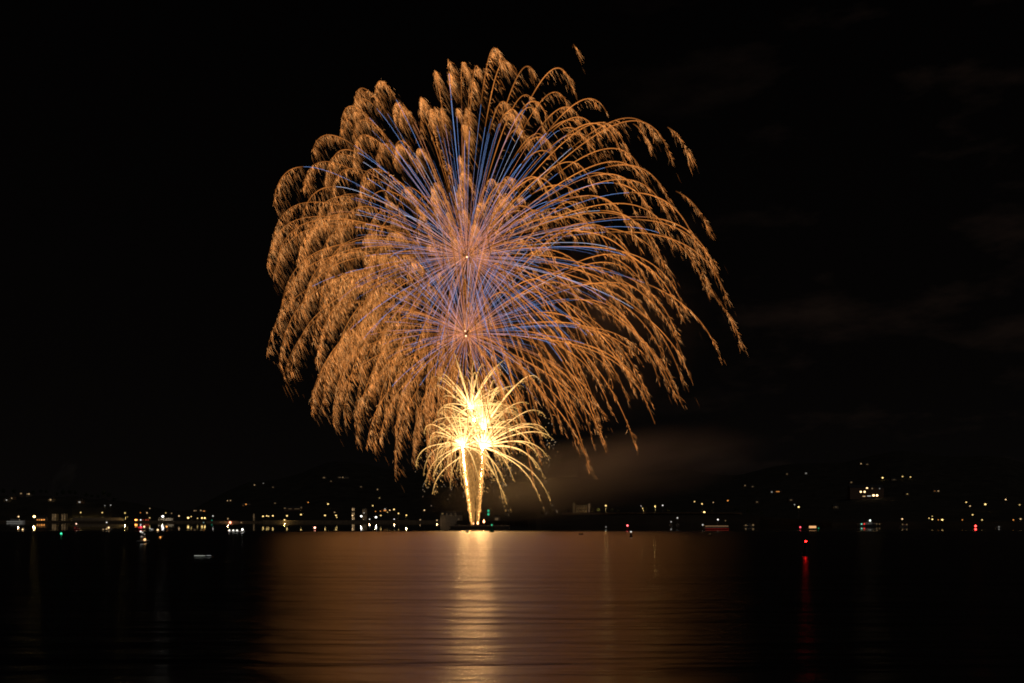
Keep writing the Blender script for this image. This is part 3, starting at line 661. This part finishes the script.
def car(px, py, d, label, body, lights, heading=0.0):
    g = land_h(px, d) + .3; x = (px - 512) / F * d
    t = empty('parked_car', (x, d, g), heading); tag(t, label, 'car', 'cars parked on the quay')
    prof = [(-2.15, .35), (-2.2, .85), (-1.6, 1.0), (-1.0, 1.45), (.7, 1.48), (1.3, 1.0), (2.1, .88), (2.2, .4)]
    vs = [(a, -.85, b) for a, b in prof] + [(a, .85, b) for a, b in prof]; n = len(prof)
    MB().add(vs, [tuple(range(n)), tuple(range(2 * n - 1, n - 1, -1))] + [(i, i + n, (i + 1) % n + n, (i + 1) % n) for i in range(n)]).build('body', body, t)
    for wx in (-1.35, 1.35):
        for wy in (-.8, .8):
            MB().rod((wx, wy - .1, .33), (wx, wy + .1, .33), .33, n=14).build('wheel', BLACKP, t)
    MB().box((-.15, -.87, 1.2), (1.7, .03, .34)).build('side_window', GLASS, t)
    for nm, lx, r, c, s in lights:
        MB().ball((lx, -.92, .75), r, 10, 6).build(nm, emat(nm, c, s), t)
car(137.2, 518.3, 1448, 'parked car with a wide orange headlight glow on the quay', REDP, [('headlight', -2.0, 1.0, ORAN, 7), ('headlight', -.2, .8, ORAN, 5)])
car(142.2, 520.2, 1446, 'pale parked car with a white light beside the orange-lit car', WHITE, [('headlight', -1.9, .9, COOL, 1.6), ('tail_light', 1.9, .5, RED, .6)])
car(147.4, 519.8, 1450, 'parked car showing dull red tail lights, last of the quay cars', REDP, [('tail_light', -1.8, .9, (1, .15, .06), .5), ('tail_light', 1.6, .9, (1, .15, .06), .4)])

# ------------------------------------------------------------------ boats
def at_d(px, py, d): return P(px, py, d)
def boat(px, wl, length_px, label, lights=(), hull=DARKM, cabin=None, bow=1, name='boat', cat='boat', free=None, mast=None, group=None, d=None, strip=None):
    """wl: picture row of its waterline; lights: (part, px, py, radius px, colour, strength)"""
    d = d or water_d(wl); x = (px - 512) / F * d; L = length_px * d / F; B = max(L * .34, .9); fb = free or max(.45, L * .11)
    t = empty(name, (x, d, 0)); tag(t, label, cat, group)
    st = []; N = 12
    for i in range(N + 1):
        u = i / N; bx = (-.5 + u) * L * bow; w = B / 2 * (1 - max(0, (u - .45) / .55) ** 2.2) * (.86 + .14 * min(1, u * 4)); sh = fb * (1 + .35 * u * u)
        st.append([(bx, -w, sh), (bx, -w * .82, .0), (bx, 0, -.35), (bx, w * .82, .0), (bx, w, sh)])
    vs = [p for s_ in st for p in s_]; fs = []
    for i in range(N):
        for j in range(4): a = i * 5 + j; fs.append((a, a + 1, a + 6, a + 5))
        fs.append((i * 5 + 4, i * 5, i * 5 + 5, i * 5 + 9))
    fs.append((0, 4, 3, 2, 1)); fs.append(tuple(N * 5 + k for k in range(5)))
    MB().add(vs, fs).build('hull', hull, t)
    gw = MB()
    for i in range(N):
        for j in (0, 4): gw.rod(Vector(st[i][j]) + Vector((0, 0, .03)), Vector(st[i + 1][j]) + Vector((0, 0, .03)), .05 + L * .003)
    gw.build('gunwale', BLACKP if free and free < .3 else WHITE, t)
    top = fb
    if cabin:
        cw, ch, cx, cm, wins = cabin; cw *= L; top = fb + ch
        cb = MB().box((cx * L, 0, fb + ch / 2 - .02), (cw, B * .62, ch), 0, .94).build('cabin', cm, t)
        MB().box((cx * L, 0, fb + ch + .04), (cw * 1.05, B * .66, .08)).build('cabin_roof', WHITE, cb)
        for k in range(wins): MB().box((cx * L + (k - (wins - 1) / 2) * cw / wins, -B * .31 - .015, fb + ch * .62), (cw / wins * .7, .03, ch * .36)).build('window', GLASS, cb)
    if mast: MB().rod((mast[0] * L, 0, fb * .6), (mast[0] * L, 0, mast[1]), .06, .035).build('mast', STEEL, t)
    for nm, lx, ly, r, c, s in lights:
        q = P(lx, ly, d); z = q.z; lo = q.x - x; rr = r * d / F
        MB().ball((lo, -B * .5 - rr * .2, z), rr, 10, 6).build(nm, emat(nm, c, s), t)
        if z - rr > top * 1.05: MB().rod((lo, -B * .4, fb * .7), (lo, -B * .5 + rr * .1, z - rr * .85), .04).build('light_post', STEEL, t)
    if strip:
        for (a, b, y0, y1, c, s, nm) in strip:
            q0, q1 = P(a, y0, d), P(b, y1, d)
            MB().box(((q0.x + q1.x) / 2 - x, -B * .5 - .06, (q0.z + q1.z) / 2), (q1.x - q0.x, .06, abs(q0.z - q1.z))).build(nm, emat(nm, c, s), t)
    return t
CAB = lambda w, h, x, m=WHITE, n=3: (w, h, x, m, n)
boat(16.5, 522.6, 17, 'long white launch moored at the pier under a warm lamp', [], WHITE, CAB(.5, 2.6, -.08, WHITE, 5), d=1395, strip=[(8, 24, 521.2, 522.0, COOL, .12, 'deck_glow')], free=2.2, cat='launch', name='launch')  # the deck band glows to put lamplight into the white hull
boat(23.2, 531, 6, 'small dark boat with one warm lamp off the white launch', [('lamp', 23.2, 529.5, .65, WARM, 2.6)], DARKM, CAB(.3, .8, 0))
boat(77, 529.8, 6, 'small red boat with an orange-white masthead lamp', [('masthead_light', 76.8, 523.8, .65, (1, .6, .4), 2.4), ('side_light', 75.4, 527.6, .7, RED, .12)], REDP, CAB(.4, 1.0, -.1, REDP, 2))
boat(107, 530.6, 11, 'dark boat with a cluster of four small warm lamps', [('masthead_light', 107.5, 522.4, .5, COOL, 1.6), ('deck_glow', 109.5, 527.5, .75, WARM, 2.4), ('deck_glow', 107.3, 529, .6, WARM, .9), ('deck_glow', 104, 529.4, .6, WARM, .5)], DARKM, CAB(.3, .9, .1))
boat(143.5, 529.3, 8, 'boat with a bright red side light and a white lamp, farthest of the lit group', [('side_light', 141.5, 527.2, .95, (1, .03, .06), 2.6), ('lamp', 144.8, 526.6, .8, (1, .7, .7), 2.6), ('side_light', 139.2, 527.4, .6, RED, .8)], DARKM, CAB(.35, .9, 0))
boat(143.3, 543.3, 12, 'passenger boat with white top lamps and an orange cabin lamp, closest of its group', [('top_light', 141.6, 531.4, .9, COOL, 1.3), ('top_light', 143.4, 532.4, .8, (1, .9, .8), .6), ('top_light', 145.4, 534.2, .6, (1, .9, .8), .25), ('cabin_light', 145.7, 539.5, 1.15, (1, .55, .22), 2.2), ('deck_glow', 142.5, 536.6, .7, (1, .8, .7), .35)], DARKM, CAB(.42, .9, -.05, TANP, 3), cat='boat')
boat(151.5, 530.2, 5, 'small pale motor boat with a dull white deck, beside the bright red side light', [('deck_glow', 150.4, 528.4, .6, COOL, .6), ('deck_glow', 152.2, 529.2, .6, COOL, .45)], WHITE, None)
boat(158.2, 531.8, 4.5, 'small boat with one round orange-white lamp', [('lamp', 158.2, 529.8, .85, (1, .62, .34), 2.6)], DARKM, None)
boat(167, 529.9, 4.5, 'small boat with one orange lamp, past the orange-white one', [('lamp', 167, 526.7, .75, ORAN, 2.4)], DARKM, CAB(.4, .8, 0, DARKM, 2))
boat(161, 538.4, 4, 'small boat with a single bluish white lamp', [('lamp', 161, 537.2, .7, BLUEW, 2.4)], DARKM, None)
boat(203.5, 557.2, 19, 'low open dinghy with a white streak of light along its side', [], BLACKP, None, bow=-1, free=.16, cat='dinghy', name='dinghy', strip=[(195.5, 206.4, 555.66, 555.42, (.95, 1, .85), .8, 'light_streak'), (207.8, 212.2, 555.55, 555.32, (.95, 1, .95), .6, 'light_streak')])  # glowing bars stand in for the streak of a moving boat light
boat(237, 532.7, 16, 'boat with a row of three white lamps and a brighter fourth', [('deck_glow', 230.2, 530.3, .75, COOL, 2.2), ('deck_glow', 234, 530.3, .75, COOL, 2.2), ('deck_glow', 237.8, 530.3, .75, COOL, 2.0), ('stern_light', 243.2, 529.5, .95, COOL, 4.0)], DARKM, CAB(.3, .5, -.05, WHITE, 3), free=.35)
boat(581, 534.6, 4.4, 'tiny dark rowing boat adrift alone on the copper water', [], BLACKP, None, free=.22, cat='rowing boat', name='rowing_boat')
boat(716, 529.4, 25, 'red-lined tour boat with a long buff deck and one white masthead lamp', [('masthead_light', 717, 519.6, .75, COOL, 1.6), ('bow_light', 701.9, 524.8, .7, COOL, .8), ('deck_glow', 724.5, 520.6, .5, WARM, .2)], BLACKP, CAB(.84, .9, -.02, TANP, 8), free=.75, cat='tour boat', name='tour_boat', mast=(.04, 4.6), strip=[(704.4, 727.4, 526.5, 525.6, (1, .58, .28), .15, 'buff_glow_band'), (704.6, 728, 528.7, 528.45, (1, .03, .02), .2, 'red_glow_line')])  # buff top and red hull line are given a glow of their own
boat(677.3, 525, 4, 'small dark boat with one white lamp on a tall mast off the bank', [('masthead_light', 677.3, 517.9, .65, COOL, .9)], DARKM, CAB(.35, .9, 0, DARKM, 2))
boat(671, 525.6, 4, 'small dark boat with a low white lamp, beside the tall-masted one', [('lamp', 671, 521.8, .6, COOL, .55)], DARKM, CAB(.35, .8, 0, DARKM, 2))
boat(749, 527, 11, 'dark boat with two faint deck lamps past the tour boat', [('deck_glow', 745.3, 525.2, .7, WARM, .18), ('deck_glow', 752.6, 525, .9, WARM, .16)], DARKM, CAB(.4, 1, 0, DARKM, 4))
boat(812.5, 529.6, 10, 'boat with a glowing orange cabin and a small green side light', [('side_light', 818, 528.2, .5, GREEN, .5)], DARKM, CAB(.62, 1.1, -.05, TANP, 3), free=.5, strip=[(808.6, 815.6, 528.0, 525.9, (1, .50, .20), .95, 'lit_cabin_window')])
boat(868, 526.2, 20, 'boat with red and green side lights and a white masthead lamp', [('side_light', 860.4, 524, .7, (.3, 1, .7), .9), ('side_light', 863, 524, .75, RED, 1.2), ('masthead_light', 868.8, 520.5, .85, (.9, 1, .88), 2.6), ('deck_glow', 875.4, 524, .6, WARM, .14), ('deck_glow', 878.2, 524, .6, WARM, .14)], DARKM, CAB(.4, 1.2, 0, WHITE, 4))
boat(904, 526.9, 8, 'barely visible boat with two dull lamps under the lone warm shore lamp', [('deck_glow', 902, 524.4, .6, YELL, .16), ('deck_glow', 906.2, 524.5, .6, WARM, .16)], DARKM, CAB(.4, .9, 0, DARKM, 2))
boat(998.4, 528, 6, 'dark boat with one very dim white lamp by the last shore lamps', [('lamp', 998.4, 526.9, .7, COOL, .18)], DARKM, None)

# ------------------------------------------------------------------ buoys and harbour lights
def buoy(px, wl, py, col, s, r, paint, label, wpx=4, name='buoy', group=None, shape='can', extra=None):
    d = water_d(wl); x = (px - 512) / F * d; z = P(px, py, d).z; w = wpx * d / F / 2
    t = empty(name, (x, d, 0)); tag(t, label, 'buoy', group); rr = r * d / F
    fl = MB().lathe((0, 0, 0), [(w * .6, -.4), (w, -.15), (w, .22), (w * .8, .34)], 18).build('float', paint, t)
    hb = z - rr
    tw = MB()
    for k in range(4):
        a = math.pi / 4 + k * math.pi / 2; tw.rod((w * .7 * math.cos(a), w * .7 * math.sin(a), .3), (w * .2 * math.cos(a), w * .2 * math.sin(a), hb - .08), .05)
    tw.lathe((0, 0, hb - .12), [(w * .32, 0), (w * .32, .06)], 10)
    tw.build('tower', paint, t)
    if shape == 'can': MB().lathe((0, 0, .3), [(w * .72, 0), (w * .62, hb * .28), (w * .40, hb * .6)], 14).build('daymark', paint, t)
    MB().ball((0, 0, z), rr, 12, 8).build('lantern', emat('buoy_lantern', col, s), t)
    if extra:
        for ex, ey, er, ec, es in extra:
            q = P(ex, ey, d); MB().ball((q.x - x, -w - .05, q.z), er * d / F, 10, 6).build('lower_lantern', emat('buoy_lantern', ec, es), t)
    return t
buoy(805.8, 556, 541.3, (1, .008, .008), 45, .75, BLACKP, 'tall dark buoy with a bright red lantern and a long red reflection', 8)
buoy(491.8, 532.2, 525, (.10, 1, .45), .5, .85, GREENP, 'dark green buoy with a dim green lantern near the firework columns', 5.4)
buoy(631, 537.2, 531.8, COOL, 1.3, .7, BLACKP, 'small black buoy with a white lantern on the copper water', 3.2)
buoy(627.5, 531, 525.5, (1, .12, .12), 5, .85, REDP, 'small buoy with a red lantern just behind the black white-lit buoy', 2.6)
buoy(710, 535.6, 534.0, WARM, .12, .6, BLACKP, 'low dark buoy in front of the red-lined tour boat', 3.4)
buoy(314.8, 530.3, 527.7, (1, .42, .28), 6, .9, REDP, 'small buoy with an orange-red lantern under the row of yellow lamps', 2.4)
buoy(61.2, 535.6, 533.7, GREEN, 2.2, .9, GREENP, 'small buoy with a green lantern off the pale blocks', 2.4)
buoy(800.3, 529.3, 527.2, (1, .08, .12), 3, .75, REDP, 'small far buoy with a pinkish red lantern beside the orange-lit cabin boat', 2.4)
buoy(975.6, 527.6, 526, RED, 8, .95, REDP, 'small buoy with a bright red lantern close under the shore lamps', 2.6)
buoy(606, 528.6, 527, COOL, .22, .7, BLACKP, 'very dim white lamp reflection under the dark bank, built as a lit buoy', 2.2)  # dim lantern paints the bank lamp's reflection; the buoy is made up
t = empty('mooring_buoy', ((467 - 512) / F * water_d(532.4), water_d(532.4), 0)); tag(t, 'pale domed mooring buoy right in front of the firework columns', 'mooring buoy')
MB().lathe((0, 0, 0), [(.4, -.4), (.78, -.1), (.80, .25), (.62, .62), (.3, .82), (.05, .88)], 18).build('float', WHITE, t)
MB().lathe((0, 0, .02), [(.81, 0), (.815, .12)], 18).build('band', REDP, t)
MB().rod((0, 0, .86), (0, 0, 1.05), .05).rod((-.14, 0, 1.05), (.14, 0, 1.05), .04).build('mooring_ring', STEEL, t)
def beacon(px, d, lights, label, base=None, wpost=.12, name='harbour_light'):
    x = (px - 512) / F * d; g = land_h(px, d) if base is None else base
    t = empty(name, (x, d, g)); tag(t, label, 'harbour light')
    top = max(P(l[0], l[1], d).z for l in lights) - g + .6
    MB().rod((0, .3, -.5), (0, .3, top), wpost * 2, wpost).build('post', STEEL, t)
    MB().box((0, .3, .5), (1.4, 1.4, 1.0)).build('plinth', STONE, t)
    for lx, ly, r, c, s in lights:
        q = P(lx, ly, d); rr = r * d / F
        MB().ball((q.x - x, 0, q.z - g), rr, 12, 8).build('lantern', emat('harbour_lantern', c, s), t)
        MB().rod((0, .3, q.z - g - rr * .9), (q.x - x, 0, q.z - g - rr * .9), .06).build('bracket', STEEL, t)
beacon(488.4, 1290, [(488.4, 510.8, 1.15, (.03, .62, .30), 1.0), (488.4, 514.2, 1.15, (.03, .62, .30), 1.0)], 'post with two green lights one over the other beside the firework columns')
beacon(230.2, 1400, [(230.2, 522.5, 1.1, (1, .30, .18), 5), (230.2, 525.4, .7, (1, .1, .05), .25)], 'post with a bright red light on the brown quay', base=-4.3)  # lower dim red ball paints the reflection of the light above it
beacon(211.9, 1412, [(211.9, 520.4, .7, (.05, .8, .45), .18), (211.9, 523.2, .7, (.05, .8, .45), .15)], 'post with two dull green lights under the single white lamp', base=-2)
beacon(203.4, 1412, [(203.6, 522.6, .6, (.6, .95, .9), .3)], 'short post with a faint pale light below the bright lamp pair', base=-1)

# ------------------------------------------------------------------ firing barge
bg = empty('firing_barge', ((480 - 512) / F * FD, FD, 0)); tag(bg, 'low dark barge with mortar racks and small flames under the spark columns', 'barge')
MB().add([(-17, -4, 1.1), (17, -4, 1.1), (17, 4, 1.1), (-17, 4, 1.1), (-15.5, -3.6, -.6), (15.5, -3.6, -.6), (15.5, 3.6, -.6), (-15.5, 3.6, -.6)], [(0, 1, 2, 3), (7, 6, 5, 4), (4, 5, 1, 0), (5, 6, 2, 1), (6, 7, 3, 2), (7, 4, 0, 3)]).build('hull', DARKM, bg)
MB().box((0, -3.95, 1.25), (33.5, .12, .3)).box((0, 3.95, 1.25), (33.5, .12, .3)).build('rail', STEEL, bg)
for k in range(9):
    rx = -13 + k * 3.1
    rk = MB().box((rx, -.6, 1.35), (2.2, 1.6, .5)).build('mortar_rack', WOOD, bg)
    mt = MB()
    for i in range(4): mt.rod((rx - .8 + i * .53, -.6, 1.5), (rx - .8 + i * .53, -.6, 2.25), .18, n=10)
    mt.build('mortar_tubes', BLACKP, rk)
for fx, fy, r, s in ((477.9, 523.2, 1.0, 7), (484.0, 521.6, 1.05, 7), (473.6, 523.6, .8, 2.5)):
    q = P(fx, fy, FD); o = q - bg.location; rr = r * S
    MB().lathe((o.x, -1.8, o.z), [(rr * .5, -rr * 1.1), (rr, -rr * .2), (rr * .7, rr * .7), (.05, rr * 2.0)], 10).build('flame', emat('flame', (1, .40, .16), s), bg)
    if o.z - rr > 1.3: MB().rod((o.x, -1.8, 1.1), (o.x, -1.8, o.z - rr * 1.1), .12).build('flame_stand', STEEL, bg)

# ------------------------------------------------------------------ smoke
def smoke(name, centre, radii, density, label, tilt=0.0, nscale=1.5, cut=(.35, .75), aniso=.2, step=.0):
    m = bpy.data.materials.new(name); m.use_nodes = True; n, l = m.node_tree.nodes, m.node_tree.links; n.clear()
    o = nd(n, 'ShaderNodeOutputMaterial'); v = nd(n, 'ShaderNodeVolumePrincipled'); v.inputs['Color'].default_value = (.92, .90, .88, 1); v.inputs['Anisotropy'].default_value = aniso
    t = nd(n, 'ShaderNodeTexCoord'); ln = nd(n, 'ShaderNodeVectorMath', operation='LENGTH'); l.new(t.outputs['Object'], ln.inputs[0])
    fo = nd(n, 'ShaderNodeMapRange', interpolation_type='SMOOTHSTEP'); fo.inputs[1].default_value = .15; fo.inputs[2].default_value = .98; fo.inputs[3].default_value = 1; fo.inputs[4].default_value = 0; l.new(ln.outputs['Value'], fo.inputs[0])
    x = nd(n, 'ShaderNodeTexNoise'); x.inputs['Scale'].default_value = nscale; x.inputs['Detail'].default_value = 3; l.new(t.outputs['Object'], x.inputs['Vector'])
    r = nd(n, 'ShaderNodeMapRange'); r.inputs[1].default_value = cut[0]; r.inputs[2].default_value = cut[1]; l.new(x.outputs['Fac'], r.inputs[0])
    a = nd(n, 'ShaderNodeMath', operation='MULTIPLY'); l.new(fo.outputs[0], a.inputs[0]); l.new(r.outputs[0], a.inputs[1])
    b = nd(n, 'ShaderNodeMath', operation='MULTIPLY'); b.inputs[1].default_value = density; l.new(a.outputs[0], b.inputs[0]); l.new(b.outputs[0], v.inputs['Density']); l.new(v.outputs[0], o.inputs['Volume'])
    ob = MB().ball((0, 0, 0), 1.0, 24, 14).build(name, m); ob.location = centre; ob.scale = radii; ob.rotation_euler = (0, -tilt, 0)
    tag(ob, label, 'smoke', kind='stuff')
if SMOKE:
    smoke('smoke_drift', P(596, 474, FD + 40), (118, 60, 28), .05, 'brown smoke drifting away from the spark columns over the bank', math.radians(9))
    smoke('burst_smoke', P(590, 330, FD + 60), (85, 60, 75), .009, 'thin lit smoke hanging among the downwind star trails', 0, 1.8)
    smoke('chimney_smoke', P(64, 478, 1790), (20, 20, 46), .2, 'thin grey smoke plume rising behind the headland', math.radians(-32), 1.8, (.4, .7))
